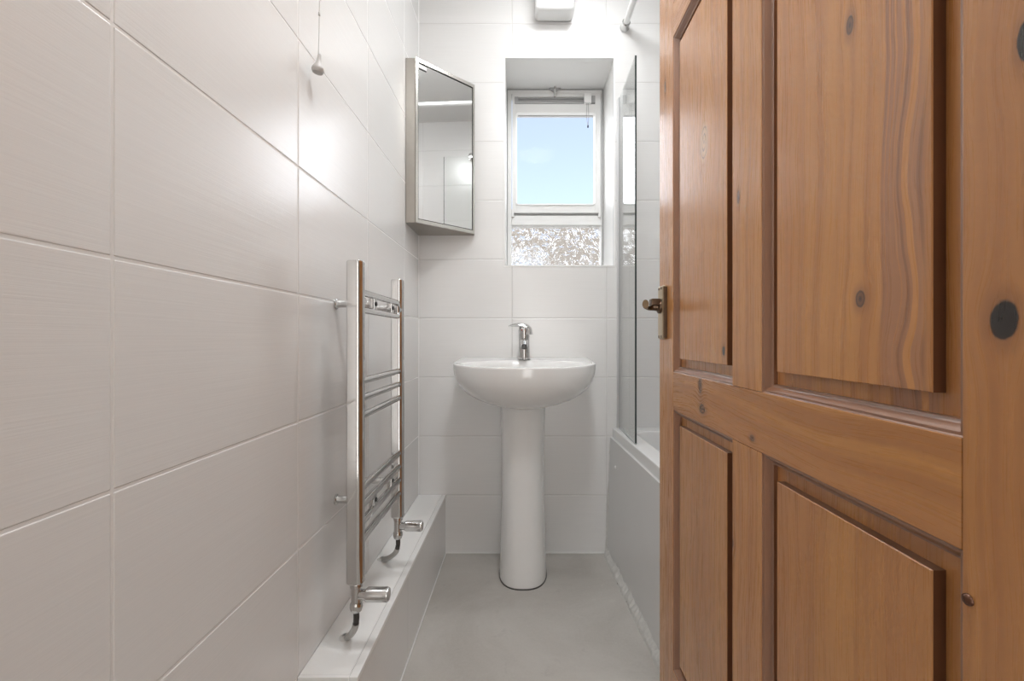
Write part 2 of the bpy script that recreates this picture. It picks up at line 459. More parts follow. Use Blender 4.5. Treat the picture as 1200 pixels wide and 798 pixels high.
# outer frame: sides, head, transom, sill
bm = boxm(((WX0+.003, YW, 1.222), (wx(599.5), YW+.06, WZ1-.006)), ((wx(704.6), YW, 1.222), (WX1-.008, YW+.06, WZ1-.006)),
          ((wx(599.5), YW, wz(110)), (wx(704.6), YW+.06, WZ1-.006)),
          ((wx(599.5), YW-.004, wz(264)), (wx(704.6), YW+.06, wz(259))),
          ((wx(599.5), YW+.004, wz(259)), (wx(704.6), YW+.06, wz(252.3))),
          ((wx(599.5), YW, 1.222), (wx(704.6), YW+.06, 1.242)), bev=.002)
link('window_frame', bm, M['upvc'], win, smooth=True)
link('gap_shadow_strip', boxm(((WX0+.0005, YW+.004, 1.221), (WX0+.004, YW+.05, WZ1)), ((WX1-.0085, YW+.004, 1.221), (WX1-.0005, YW+.05, WZ1)),
     ((WX0, YW+.003, WZ1-.0065), (WX1, YW+.05, WZ1-.001))), M['grey_plastic'], win)  # grey strip painted for the shadow line in the gap round the frame
# dark seams round the sash
link('sash_seam', boxm(((wx(599.6), YW+.012, wz(252)), (wx(704.4), YW+.03, wz(250.6)))), M['grey_plastic'], win)
gx0, gx1, gz0, gz1 = wx(605.8), wx(696.2), wz(239.3), wz(134.3)
sx0, sx1, sz0, sz1 = wx(600.2), wx(703.6), wz(249.8), wz(110.8)
bm = boxm(((sx0, YW-.006, sz0), (gx0-.004, YW+.04, sz1)), ((gx1+.004, YW-.006, sz0), (sx1, YW+.04, sz1)),
          ((gx0-.004, YW-.006, sz0), (gx1+.004, YW+.04, gz0-.004)),
          ((gx0-.004, YW-.006, gz1+.004), (gx1+.004, YW+.04, wz(122.6))),
          ((gx0-.004, YW+.012, wz(122.6)), (gx1+.004, YW+.04, wz(114.2))),
          ((gx0-.004, YW-.006, wz(114.2)), (gx1+.004, YW+.04, sz1)), bev=.0012)
sash = link('sash', bm, M['upvc'], win, smooth=True)
def rframe(x0, z0, x1, z1, w, y0, y1, r, n=6):
    bm = bmesh.new(); R = []
    def ring(x0, z0, x1, z1, r, y):
        out = []
        for (cx, cz, a0) in ((x1-r, z1-r, 0), (x0+r, z1-r, 90), (x0+r, z0+r, 180), (x1-r, z0+r, 270)):
            for i in range(n+1):
                a = math.radians(a0+90*i/n); out.append((cx+r*math.cos(a), y, cz+r*math.sin(a)))
        return out
    rings = [ring(x0-w, z0-w, x1+w, z1+w, r+w, y1), ring(x0-w, z0-w, x1+w, z1+w, r+w, y0+.002),
             ring(x0-w*.7, z0-w*.7, x1+w*.7, z1+w*.7, r+w*.7, y0), ring(x0-w*.2, z0-w*.2, x1+w*.2, z1+w*.2, r+w*.2, y0+.001), ring(x0, z0, x1, z1, r, y1)]
    return loft(rings, bm, False, False)
link('glazing_bead', rframe(gx0, gz0, gx1, gz1, .008, YW-.012, YW+.012, .010), M['bright_plastic'], sash, smooth=True)
link('upper_pane', boxm(((gx0-.003, YW+.014, gz0-.003), (gx1+.003, YW+.018, gz1+.003))), M['pane'], sash)
link('gasket_line', boxm(((gx0, YW+.008, gz1-.003), (gx1, YW+.013, gz1+.002))), M['grey_plastic'], sash)
# ventilator slot with housing and cord
vent = link('ventilator', boxm(((wx(603.2), YW-.004, wz(122)), (wx(697), YW+.013, wz(120))), ((wx(603.2), YW-.004, wz(116)), (wx(697), YW+.013, wz(114.6))),
     ((wx(603.2), YW+.004, wz(120)), (wx(697), YW+.013, wz(116))), bev=.0008), M['grey_plastic'], win, smooth=True)
link('vent_end', boxm(((wx(603), YW-.008, wz(122.6)), (wx(607.4), YW-.003, wz(114.4)))), M['grey_plastic'], vent)
link('vent_end', boxm(((wx(693), YW-.008, wz(121.6)), (wx(697.2), YW-.003, wz(113)))), M['grey_plastic'], vent)
hs = link('vent_housing', boxm(((wx(684), YW-.026, wz(123.2)), (wx(692.2), YW-.004, wz(112.4))), bev=.002), M['bright_plastic'], vent, smooth=True)
cx = wx(687.3)
link('vent_cord', tube(catmull([(cx, YW-.016, wz(123)), (cx-.002, YW-.016, wz(138)), (cx+.004, YW-.016, wz(149))], 5), .0012, 6,
     bm=tube(catmull([(cx+.006, YW-.016, wz(123)), (cx+.008, YW-.016, wz(138)), (cx+.005, YW-.016, wz(149))], 5), .0012, 6)), M['grey_plastic'], vent, smooth='all')
link('vent_cord_end', revolve([(0, .004), (.003, .003), (.004, -.004), (.003, -.008), (0, -.009)], (cx+.0045, YW-.016, wz(149.5)), (0, 0, 1), 10), M['dark'], vent, smooth='all')
# centre latch on the head of the frame
lc = wx(650)
bm = boxm(((lc-.005, YW-.014, wz(115)), (lc+.005, YW-.003, wz(98))), bev=.002)
latch = link('window_latch', bm, M['chrome_soft'], win, smooth=True)
bm = bmesh.new(); prism(bm, [(lc-.027, wz(104.8)), (lc-.012, wz(107.5)), (lc, wz(109.5)), (lc+.012, wz(107.5)), (lc+.026, wz(104.8)), (lc+.012, wz(101)), (lc, wz(99.4)), (lc-.012, wz(101))], 1, YW-.010, YW-.003)
link('latch_plate', bm, M['grey_plastic'], latch)
link('latch_knob', cylm((lc, YW-.024, wz(104)), (lc, YW-.012, wz(104)), .005, n=16), M['chrome'], latch, smooth=True)
# sash corner keeps
for px in (601, 702.5):
    link('hinge_block', boxm(((wx(px)-.006, YW-.010, wz(254.5)), (wx(px)+.006, YW+.004, wz(246))), bev=.001), M['upvc'], sash, smooth=True)
# lower fixed panel
lx0, lx1 = wx(597.2), wx(704.6)
link('lower_pane', boxm(((lx0-.002, YW+.010, 1.238), (lx1+.002, YW+.016, wz(263)))), M['hammered'], win)

# window reveal slim inner bead
# ================================================================== OUTSIDE
def brick_mat():
    t = NT('yellow_grey_brick'); g = t.gpos()
    b = t.n.new('ShaderNodeTexBrick'); x, y, z = t.sep(g); t.l.new(t.comb(x, z, 0), b.inputs['Vector'])
    b.inputs['Scale'].default_value = 4.3; b.inputs['Color1'].default_value = (.15, .128, .105, 1); b.inputs['Color2'].default_value = (.10, .085, .07, 1)
    b.inputs['Mortar'].default_value = (.19, .18, .165, 1); b.inputs['Mortar Size'].default_value = .015
    t.set(color=b.outputs[0], rough=.9); return t.m
hb = empty('neighbouring_house', (0, 11, 0), 'brick house across the yard, blurred through the patterned glass', 'house')
HB = brick_mat()
link('wall', boxm(((-9, 11, -3), (9, 17, 3.85))), HB, hb)
link('parapet', boxm(((-9.1, 10.9, 3.85), (9.1, 11.3, 4.0))), simple('coping_stone', (.5, .49, .46), .8), hb)
for xx in (-3.6, -.6, 2.2):
    fr = link('window', boxm(((xx, 10.93, 1.6), (xx+1.1, 11.02, 2.9))), M['upvc'], hb)
    link('pane', boxm(((xx+.08, 10.91, 1.68), (xx+.51, 10.94, 2.82)), ((xx+.59, 10.91, 1.68), (xx+1.02, 10.94, 2.82))), simple('dark_pane', (.10, .13, .17), .05), fr)
tag(link('ground', boxm(((-30, YB+.3, -3.1), (30, 60, -3))), simple('grey_paving', (.30, .29, .27), .9)), 'grey yard paving outside the window', 'ground', kind='structure')

# ================================================================== BASIN
BX = .0115
N = 72
def plan(hw, yb, ym, yf, ex=2.35):
    """closed outline: back edge straight on the wall, straight sides, rounded front"""
    out = []
    nf = N-12
    for i in range(nf+1):
        a = PI*i/nf                         # 0 right ... pi left
        ca, sa = math.cos(a), math.sin(a)
        out.append((BX+hw*math.copysign(abs(ca)**(2/ex), ca), ym-(ym-yf)*abs(sa)**(2/ex)))
    L = out[-1]; Rr = out[0]
    m = N-len(out)
    pts = []
    bl = (BX-hw*.995, yb); br = (BX+hw*.995, yb)
    k = m//2-2
    seq = [(L[0]+(bl[0]-L[0])*t, L[1]+(bl[1]-L[1])*t) for t in (1/3, 2/3, 1)]
    rest = m-6
    for i in range(1, rest+1):
        t = i/(rest+1); seq.append((bl[0]+(br[0]-bl[0])*t, yb))
    seq += [(Rr[0]+(br[0]-Rr[0])*t, Rr[1]+(br[1]-Rr[1])*t) for t in (1, 2/3, 1/3)]
    return out+seq
def tilt(y): return .0175*(y-1.50)/.415
rings = []
HW, YFr, ZR = .271, 1.500, .813
yb = YB-.001
zb = .652
U = [1.0, .985, .95, .88, .78, .65, .5, .35, .2, .08]
for u in U:
    s = (1-min(u, .9995)**2.35)**(1/2.25)
    hw = max(.06+.0*u, HW*s) if u < 1 else .05
    hw = max(hw, .05)
    fy = YFr + (1-s)*.17
    z = ZR-.012-(ZR-.012-zb)*u
    rings.append([(x, y, z+tilt(y)*(1-u)) for x, y in plan(hw, yb, max(1.75, fy+.04), fy)])
for (dw, dz) in ((0, -.008), (0, -.004), (.0015, -.0012), (.005, 0), (.012, .0008)):
    rings.append([(x, y, ZR+dz+tilt(y)) for x, y in plan(HW-dw, yb if dw < .001 else yb, 1.75, YFr+dw)])
outer = rings[-1]
# inner bowl: oval, set forward so a tap deck stays at the back
def oval(a, b, cy, z):
    o = []
    base = plan(HW, yb, 1.75, YFr)
    for (x, y) in base:
        th = math.atan2(y-1.70, (x-BX)*.95)
        o.append((BX+a*math.cos(th), cy+b*math.sin(th), z))
    return o
for (a, b, cy, dz) in ((.238, .150, 1.665, -.001), (.232, .145, 1.665, -.004), (.222, .138, 1.665, -.018), (.20, .125, 1.667, -.05),
                      (.16, .10, 1.67, -.085), (.10, .065, 1.675, -.108), (.03, .025, 1.68, -.116)):
    rings.append([(x, y, z+ZR+dz+tilt(y)*.9) for x, y, z in oval(a, b, cy, 0)])
bs = empty('pedestal_basin', (BX, 1.72, 0), 'white ceramic hand basin on a tall pedestal against the far wall', 'basin')
bowl = link('basin_bowl', loft(rings), M['ceramic'], bs, smooth=True)
link('drain', revolve([(0, .003), (.018, .003), (.021, .001), (.021, -.004)], (BX, 1.68, ZR-.112), (0, 0, 1), 24), M['chrome'], bs, smooth=True)
# pedestal column
def psec(hw, yf, z, yb=1.905, ex=2.5):
    o = []; ym = yf+hw*1.55
    for i in range(33):
        a = PI*i/32; ca, sa = math.cos(a), math.sin(a)
        o.append((.006+hw*math.copysign(abs(ca)**(2/ex), ca), ym-(ym-yf)*abs(sa)**(2/ex), z))
    for x in (-1, -.5, 0, .5, 1): o.append((.006+hw*x, yb, z))
    return o
prof = [(.000, .0885, 1.640), (.004, .0915, 1.634), (.03, .0915, 1.633), (.10, .0895, 1.637), (.2, .086, 1.644), (.32, .0838, 1.650), (.45, .0838, 1.650),
        (.56, .0848, 1.645), (.63, .0868, 1.636), (.672, .089, 1.628)]
link('pedestal', loft([psec(h, y, z) for z, h, y in prof]), M['ceramic'], bs, smooth=True)
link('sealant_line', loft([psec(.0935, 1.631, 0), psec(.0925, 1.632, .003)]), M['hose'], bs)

# mixer tap
TX, TY = BX-.0005, 1.835
TZ = ZR+tilt(TY)-.0005
tap = empty('mixer_tap', (TX, TY, TZ), 'chrome mixer tap with lever turned to the left on the basin', 'tap')
link('tap_body', revolve([(0, 0), (.027, 0), (.027, .004), (.0235, .007), (.0225, .03), (.0215, .07), (.022, .095), (.0225, .104), (.018, .110), (0, .111)], (TX, TY, TZ), (0, 0, 1), 32), M['chrome'], tap, smooth=True)
sp = catmull([(TX, TY-.012, TZ+.070), (TX, TY-.05, TZ+.074), (TX, TY-.085, TZ+.068), (TX, TY-.108, TZ+.055)], 6)
link('spout', sweep(sp, lambda i, n: [(math.cos(2*PI*j/20)*(.0165-.003*i/n), math.sin(2*PI*j/20)*(.0125-.002*i/n)) for j in range(20)]), M['chrome'], tap, smooth=True)
link('aerator', cylm((TX, TY-.1075, TZ+.056), (TX, TY-.112, TZ+.048), .0105, n=20), M['hose'], tap, smooth=True)
lv = catmull([(TX+.018, TY-.002, TZ+.100), (TX+.016, TY-.002, TZ+.122), (TX+.002, TY-.003, TZ+.134), (TX-.018, TY-.006, TZ+.139), (TX-.040, TY-.010, TZ+.139), (TX-.062, TY-.014, TZ+.134)], 6)
def lsec(i, n):
    t = i/(n-1); a = (.021*(1-t)**.7+.009); b = .010*(1-t)+.0025
    return [(math.cos(2*PI*j/16)*a, math.sin(2*PI*j/16)*b) for j in range(16)]
bm = sweep(lv, lsec, up=(0, 1, 0)) if False else None
def lsec2(i, n):
    t = i/(n-1); a = .023*(1-t)+.009; b = .015*(1-t)+.0030
    return [(math.cos(2*PI*j/16)*b, math.sin(2*PI*j/16)*a) for j in range(16)]
lever = link('lever', sweep(lv, lsec2, up=(0, 1, 0)), M['chrome'], tap, smooth=True)
link('lever_cap', revolve([(.0225, 0), (.0232, .012), (.021, .024), (.013, .032), (0, .034)], (TX, TY, TZ+.104), (0, 0, 1), 28), M['chrome'], tap, smooth=True)
link('temperature_dot', cylm((TX-.010, TY-.0255, TZ+.119), (TX-.009, TY-.019, TZ+.119), .0026, n=10), simple('red_dot', (.35, .03, .03), .4), tap)

# ================================================================== BATH
bath = empty('bathtub', (.75, 1.05, 0), 'white acrylic bathtub along the right side behind the door', 'bathtub')
RZ = .5335
def xo(y): return .386+.030*(YB-y)
BY0, BY1 = .27, YB-.001
def rrect(x0, y0, x1, y1, r, z, n=8, sl=0):
    o = []
    for (cx, cy, a0) in ((x1-r, y1-r, 0), (x0+r, y1-r, 90), (x0+r, y0+r, 180), (x1-r, y0+r, 270)):
        for i in range(n+1):
            a = math.radians(a0+90*i/n); X = cx+r*math.cos(a); Y = cy+r*math.sin(a)
            t = (x1-X)/(x1-x0); o.append((X+sl*t*(y1-Y), Y, z))
    return o
R = []
BX1 = XR-.002
for (d, z, r) in ((.004, RZ-.040, .004), (0, RZ-.038, .004), (0, RZ-.006, .004), (.002, RZ-.0015, .005), (.006, RZ, .006)):
    R.append(rrect(xo(YB)+d, BY0+d, BX1-d*.2, BY1-d*.2, r, z, sl=.03))
for (i0, z, r) in ((.052, RZ, .07), (.058, RZ-.004, .075), (.066, RZ-.03, .08), (.085, RZ-.15, .09), (.105, RZ-.28, .10), (.135, RZ-.36, .11), (.19, RZ-.385, .10)):
    R.append(rrect(xo(YB)+i0+.012, BY0+i0+.03, BX1-i0, BY1-i0-.015, r, z, sl=.03))
tub = link('tub', loft(R, cap0=False), M['acrylic'], bath, smooth=True)
# side panel: foot slightly proud, top tucked under the rim
bm = bmesh.new()
def pan(x, y, z): return bm.verts.new((x, y, z))
v = []
for (dx) in (0, .012):
    v.append([pan(.362+dx, YB-.003, .004), pan(.362+.045*(YB-BY0)+dx, BY0, .004), pan(.377+.034*(YB-BY0)+dx, BY0, RZ-.0395), pan(.377+dx, YB-.003, RZ-.0395)])
a, b = v
for q in ((a[0], a[1], a[2], a[3]), (b[3], b[2], b[1], b[0]), (a[0], b[0], b[1], a[1]), (a[1], b[1], b[2], a[2]), (a[2], b[2], b[3], a[3]), (a[3], b[3], b[0], a[0])): bm.faces.new(q)
pnl = link('side_panel', bm, M['panel_white'], bath)
link('screw_cap', revolve([(.0065, 0), (.006, .003), (.003, .0045), (0, .005)], (.3765, 1.80, .398), (-1, 0, 0), 16), M['bright_plastic'], pnl, smooth='all')
# rough torn sealant at the foot of the panel and up the corner
bm = bmesh.new(); n = 110; prev = None
yy0, yy1 = YB-.004, .75
hv = []
for i in range(n+1):
    t = i/n; y = yy0+(yy1-yy0)*t
    h = .016+.014*abs(math.sin(t*23+1.3))*random.uniform(.3, 1)+random.uniform(0, .005)+(.016 if .12 < t < .5 else .004)*random.uniform(.4, .9)
    out = .009+random.uniform(0, .004)+.004*abs(math.sin(t*31))
    xf = .362+.045*(YB-y)
    xh = xf+.015/.49*h
    ring = [bm.verts.new((xf-out-.003, y, 0)), bm.verts.new((xf-out, y, h*.35)), bm.verts.new((xh-.0035, y+random.uniform(-.003, .003), h*.85)), bm.verts.new((xh-.0005, y, h)), bm.verts.new((xh+.002, y, 0))]
    if prev:
        for j in range(4): bm.faces.new((prev[j], prev[j+1], ring[j+1], ring[j]))
    prev = ring
link('torn_sealant', bm, M['rough_sealant'], bath)
bm = bmesh.new(); prev = None
for i in range(91):
    y = yy0-(yy0-yy1)*i/90; xf = .362+.045*(YB-y)-.006; wd = .005+random.uniform(0, .006)
    ring = [bm.verts.new((xf-wd, y, .0004)), bm.verts.new((xf-wd*.5, y, .0016)), bm.verts.new((xf+.004, y, .0016)), bm.verts.new((xf+.004, y, 0))]
    if prev:
        for j in range(3): bm.faces.new((prev[j], prev[j+1], ring[j+1], ring[j]))
    prev = ring
link('shadow_line', bm, simple('shadow_brown', (.16, .145, .125), .8, var=.5, scale=80), bath)  # dark strip painted for the shadow under the torn sealant
bm = bmesh.new(); prev = None
for i in range(41):
    z = .005+.47*i/40; wd = random.uniform(.001, .0035)+(.003 if z < .28 else 0)
    x = .3617+.015*z/.49
    ring = [bm.verts.new((x-wd, YB-.0008, z)), bm.verts.new((x-wd*.5, YB-.003-wd*.4, z)), bm.verts.new((x+.0008, YB-.004-wd, z))]
    if prev:
        for j in range(2): bm.faces.new((prev[j], prev[j+1], ring[j+1], ring[j]))
    prev = ring
link('corner_sealant', bm, M['rough_sealant'], bath)

# glass shower screen
scr = empty('shower_screen', (.4115, 1.76, RZ), 'frameless glass shower screen standing on the bath rim', 'shower screen')
SZ0, SZ1 = RZ+.002, 1.918
p0, p1 = Vector((.4127, 1.900)), Vector((.4070, 1.606))
d = (p1-p0).normalized(); nn = Vector((d.y, -d.x))
def quadbox(bm, p, q, th, z0, z1, bev=0):
    vs = []
    for z in (z0, z1):
        for (c, s) in ((p, 1), (q, 1), (q, -1), (p, -1)):
            vs.append(bm.verts.new((c.x+nn.x*s*th/2, c.y+nn.y*s*th/2, z)))
    for q4 in ((0, 1, 2, 3), (7, 6, 5, 4), (0, 4, 5, 1), (1, 5, 6, 2), (2, 6, 7, 3), (3, 7, 4, 0)): bm.faces.new([vs[i] for i in q4])
    return bm
link('glass_panel', quadbox(bmesh.new(), p0, p1-d*.002, .005, SZ0, SZ1), M['screen_glass'], scr)
link('polished_edge', quadbox(bmesh.new(), p1-d*.0018, p1, .0062, SZ0, SZ1+.0005), M['glass_edge'], scr)
link('wall_channel', quadbox(bmesh.new(), Vector((.4127, YB-.0005)), p0-Vector((0, .010)), .016, SZ0, SZ1), M['alu'], scr)
link('channel_lip', quadbox(bmesh.new(), p0-Vector((0.004, .008)), p0-Vector((.004, .016)), .004, SZ0, SZ1), M['grey_plastic'], scr)
link('bottom_seal', quadbox(bmesh.new(), p0, p1, .008, SZ0-.002, SZ0+.004), simple('clear_seal', (.5, .52, .51), .3), scr)

# shower rail
rail = empty('shower_curtain_rail', (.437, YB, 2.228), 'white shower curtain rail with chrome wall flange above the screen', 'rail')
link('rail_tube', cylm((.437, YB-.03, 2.228), (.437, .30, 2.228), .0125, n=20), M['bright_plastic'], rail, smooth=True)
link('wall_flange', revolve([(0, 0), (.019, 0), (.020, .004), (.017, .010), (.0165, .03), (.0175, .036), (.014, .040), (0, .041)], (.437, YB-.0005, 2.228), (0, -1, 0), 24), M['chrome'], rail, smooth=True)
link('wall_flange', revolve([(0, 0), (.019, 0), (.020, .004), (.017, .010), (.0165, .09), (.0175, .096), (.014, .102), (0, .103)], (.437, YF+.0005, 2.228), (0, 1, 0), 24), M['chrome'], rail, smooth=True)

# extractor fan above the window
fan = empty('extractor_fan', (.14, YB, 2.37), 'white rounded extractor fan housing above the window', 'fan')
def fx(px): return (px-611)*1.80/529
fb = link('fan_housing', boxm(((.056, YB-.085, 2.249), (.216, YB-.0005, 2.400)), bev=.018, seg=5), M['upvc'], fan, smooth=True)
link('fan_grille', boxm(*[((.078, YB-.089, 2.276+.0145*i), (.196, YB-.083, 2.282+.0145*i)) for i in range(8)], bev=.001), M['bright_plastic'], fb, smooth=True)

# small chrome hook on the right wall, seen in the mirror
tag(link('wall_hook', revolve([(0, 0), (.022, 0), (.022, .006), (.012, .010), (.010, .035), (.018, .045), (.018, .052), (0, .054)], (XR-.0005, 1.64, 2.185), (-1, 0, 0), 24), M['chrome'], smooth=True),
    'chrome knob on the right wall reflected in the cabinet mirror', 'hook')

# ================================================================== MIRROR CABINET
cab = empty('mirror_cabinet', (-.40, 1.88, 1.345), 'brushed steel corner cabinet with a mirrored door', 'cabinet')
CZ0, CZ1 = 1.348, 1.968
A = Vector((-.4017, 1.700)); B = Vector((-.200, 1.888))      # the two front corners
W1 = Vector((XL+.001, 1.700)); W2 = Vector((-.200, YB-.001)); WC = Vector((XL+.001, YB-.001))
bm = bmesh.new(); prism(bm, [tuple(p) for p in (W1, A, B, W2, WC)], 2, CZ0, CZ1)
body = link('cabinet_body', bm, M['steel'], cab)
dd = (B-A).normalized(); no = Vector((dd.y, -dd.x))
if no.y > 0: no = -no
LD = (B-A).length
def slab(bm, s0, s1, z0, z1, o0, o1):
    vs = []
    for z in (z0, z1):
        for (s, o) in ((s0, o0), (s1, o0), (s1, o1), (s0, o1)):
            p = A+dd*s+no*o; vs.append(bm.verts.new((p.x, p.y, z)))
    for q4 in ((0, 1, 2, 3), (7, 6, 5, 4), (0, 4, 5, 1), (1, 5, 6, 2), (2, 6, 7, 3), (3, 7, 4, 0)): bm.faces.new([vs[i] for i in q4])
bm = bmesh.new(); f = .013
slab(bm, 0, LD, CZ1-f, CZ1, 0, .008); slab(bm, 0, LD, CZ0, CZ0+f, 0, .008)
slab(bm, 0, .010, CZ0+f, CZ1-f, 0, .008); slab(bm, LD-.009, LD, CZ0+f, CZ1-f, 0, .008)
link('front_frame', bm, simple('pale_steel', (.74, .72, .68), .25, 1, var=.08, scale=20), body)
bm = bmesh.new(); slab(bm, .010, LD-.009, CZ0+f, CZ1-f, .0005, .002); link('door_gap', bm, M['dark'], body)
bm = bmesh.new(); slab(bm, .0125, LD-.0125, CZ0+f+.003, CZ1-f-.005, .001, .006)
md = link('mirror_door', bm, M['mirror'], cab)
bm = bmesh.new(); slab(bm, .014, .046, CZ1-f-.022, CZ1-f-.010, .006, .009)
link('hinge_clip', bm, M['bright_plastic'], md)
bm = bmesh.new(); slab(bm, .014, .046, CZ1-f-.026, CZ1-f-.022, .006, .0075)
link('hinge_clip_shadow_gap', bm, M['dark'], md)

# ================================================================== TOWEL RADIATOR
RX = -.350
RS = .894
def rz(z): return .91+(z-.91)*RS
rad = empty('towel_radiator', (RX, 1.253, .33), 'chrome ladder towel radiator on the left wall above the ledge', 'radiator')
P1, P2 = .957, 1.280
def dsec(yc, z0, z1):
    o = []
    xb, xm, xf, hy = RX-.017, RX+.004, RX+.0175, .0140
    sec = [(xb, yc-hy+.003), (xb+.003, yc-hy)]
    for i in range(13):
        a = -PI/2+PI*i/12; sec.append((xm+(xf-xm)*math.cos(a), yc+hy*math.sin(a)))
    sec += [(xb+.003, yc+hy), (xb, yc+hy-.003)]
    r = [[(RX+(x-RX)*s, yc+(y-yc)*s, z) for x, y in sec] for z, s in ((z0, .86), (z0+.004, 1), (z1-.003, 1), (z1, .9))]
    return loft(r)
link('post', dsec(P1, .3935, 1.0747), M['chrome'], rad, smooth=True)
link('post', dsec(P2, .405, 1.077), M['chrome'], rad, smooth=True)
for z in map(rz, (.8085, .767, .7245, .550, .508, .466, .424)):
    link('rung', cylm((RX+.004, P1+.013, z), (RX+.004, P2-.013, z), .0084, n=20), M['chrome'], rad, smooth=True)
# top loop rail
pts = []; y0, y1, z0, z1, r = P1+.006, P2-.020, rz(.980), rz(1.022), .011
for (cy, cz, a0) in ((y1-r, z1-r, 0), (y0+r, z1-r, 90), (y0+r, z0+r, 180), (y1-r, z0+r, 270)):
    for i in range(7):
        a = math.radians(a0+90*i/6); pts.append(Vector((RX+.004, cy+r*math.cos(a), cz+r*math.sin(a))))
link('top_rail_loop', sweep(pts, lambda i, n: [(math.cos(2*PI*j/12)*.0078, math.sin(2*PI*j/12)*.0078) for j in range(12)], closed=True, up=(1, 0, 0)), M['chrome'], rad, smooth=True)
link('rail_end_boss', cylm((RX+.004, P2-.026, rz(1.001)), (RX+.004, P2-.012, rz(1.001)), .010, n=16), M['chrome'], rad, smooth=True)
link('rail_end_boss', cylm((RX+.004, P1+.026, rz(1.001)), (RX+.004, P1+.012, rz(1.001)), .010, n=16), M['chrome'], rad, smooth=True)
# clips and wall brackets
for (yc, za, zb2) in ((1.062, rz(.985), rz(1.018)), (1.203, rz(.985), rz(1.018)), (1.062, rz(.470), rz(.505)), (1.203, rz(.470), rz(.505))):
    cl = link('clip', boxm(((RX-.006, yc-.010, za-.004), (RX+.008, yc+.010, zb2+.004)), bev=.003), M['chrome'], rad, smooth=True)
    link('clip_screw', cylm((RX+.006, yc, (za+zb2)/2), (RX+.010, yc, (za+zb2)/2), .005, n=12), M['dark'], cl, smooth=True)
for yc in (1.062, 1.203):
    for zc in (rz(1.0015), rz(.4875)):
        bm = revolve([(0, 0), (.0125, 0), (.0125, .003), (.0095, .005), (.0085, .010), (.0085, .084)], (XL+.0002, yc, zc), (1, 0, 0), 20)
        link('wall_bracket', bm, M['chrome_soft'], rad, smooth=True)

def valve(yc, zt, px, name):
    v = empty(name, (RX, yc, zt), px[0], 'valve', group=None)
    K_ = .894
    body = [(0, 0), (.0135, 0), (.0145, -.002), (.0145, -.010), (.0115, -.012), (.0115, -.046), (.0128, -.048), (.0145, -.050), (.0150, -.058), (.0125, -.067), (.009, -.070), (0, -.070)]
    link('valve_body', revolve([(a_*K_, b_*K_) for a_, b_ in body], (RX, yc, zt), (0, 0, 1), 24), M['chrome_soft'], v, smooth=True)
    zc = zt-.026
    link('valve_neck', cylm((RX+.007, yc, zc), (RX+.021, yc, zc), .0103, .0112, n=20), M['chrome_soft'], v, smooth=True)
    h = link('hand_wheel', revolve([(0, 0), (.012, 0), (.0148, .004), (.0152, .045), (.0135, .049), (0, .0495)], (RX+.020, yc, zc), (1, 0, 0), 28), M['chrome_soft'], v, smooth=True)
    link('wheel_cap', cylm((RX+.0690, yc, zc), (RX+.0702, yc, zc), .0110, n=24), M['grey_plastic'], h, smooth=True)
    return v
v1 = valve(P1, .3940, ['chrome valve under the near post of the towel radiator'], 'radiator_valve')
v2 = valve(P2, .4055, ['chrome valve under the far post of the towel radiator'], 'radiator_valve')
v2.scale = (1, 1, 1)
def feed(yc, zt, ex, ey, lab):
    p = empty('radiator_pipe', (ex, ey, LZ), lab, 'pipe')
    S = Vector((RX, yc, zt)); E = Vector((ex, ey, LZ-.004)); D = E-S
    pts = catmull([S, S+Vector((0, 0, -.018)), S+Vector((D.x*.12, D.y*.12, D.z*.42)), S+Vector((D.x*.45, D.y*.45, D.z*.68)), S+Vector((D.x*.85, D.y*.85, D.z*.90)), E], 6)
    k = 9
    link('hose', tube(pts[:k+1], .0062, 14), M['hose'], p, smooth=True)
    link('pipe', tube(pts[k:], .0070, 14), M['pipe'], p, smooth=True)
    link('pipe_collar', revolve([(.007, .005), (.011, .003), (.0145, .0005)], (ex, ey, LZ+.0012), (0, 0, 1), 20), M['rough_sealant'], p, smooth=True)
feed(P1, .3325, -.389, 1.000, 'painted feed pipe from the near radiator valve into the ledge')
feed(P2, .3440, -.418, 1.355, 'painted feed pipe from the far radiator valve into the ledge')

# ================================================================== PULL CORD
pcx, pcy = -.4136, .92
pc = empty('pull_cord', (pcx, pcy, ZC), 'thin pull cord with a small grey bell-shaped toggle by the left wall', 'pull cord')
zt = 1.468
link('cord', tube(catmull([(pcx+.0035, pcy, ZC-.001), (pcx+.003, pcy, 2.0), (pcx+.002, pcy, 1.59), (pcx, pcy, zt+.020)], 6), .0009, 6), M['cord'], pc, smooth='all')
link('knot', revolve([(0, .005), (.0022, .003), (.0024, -.003), (0, -.005)], (pcx+.002, pcy, 1.572), (0, 0, 1), 10), M['cord'], pc, smooth='all')
link('toggle', revolve([(0, .022), (.0035, .021), (.0045, .012), (.006, .004), (.0115, -.006), (.0125, -.011), (.010, -.016), (.004, -.018), (0, -.018)], (pcx, pcy, zt), (.12, 0, 1), 20), M['toggle'], pc, smooth=True)
link('ceiling_mount', cylm((pcx+.0035, pcy, ZC-.02), (pcx+.0035, pcy, ZC), .02, .02), M['bright_plastic'], pc, smooth=True)

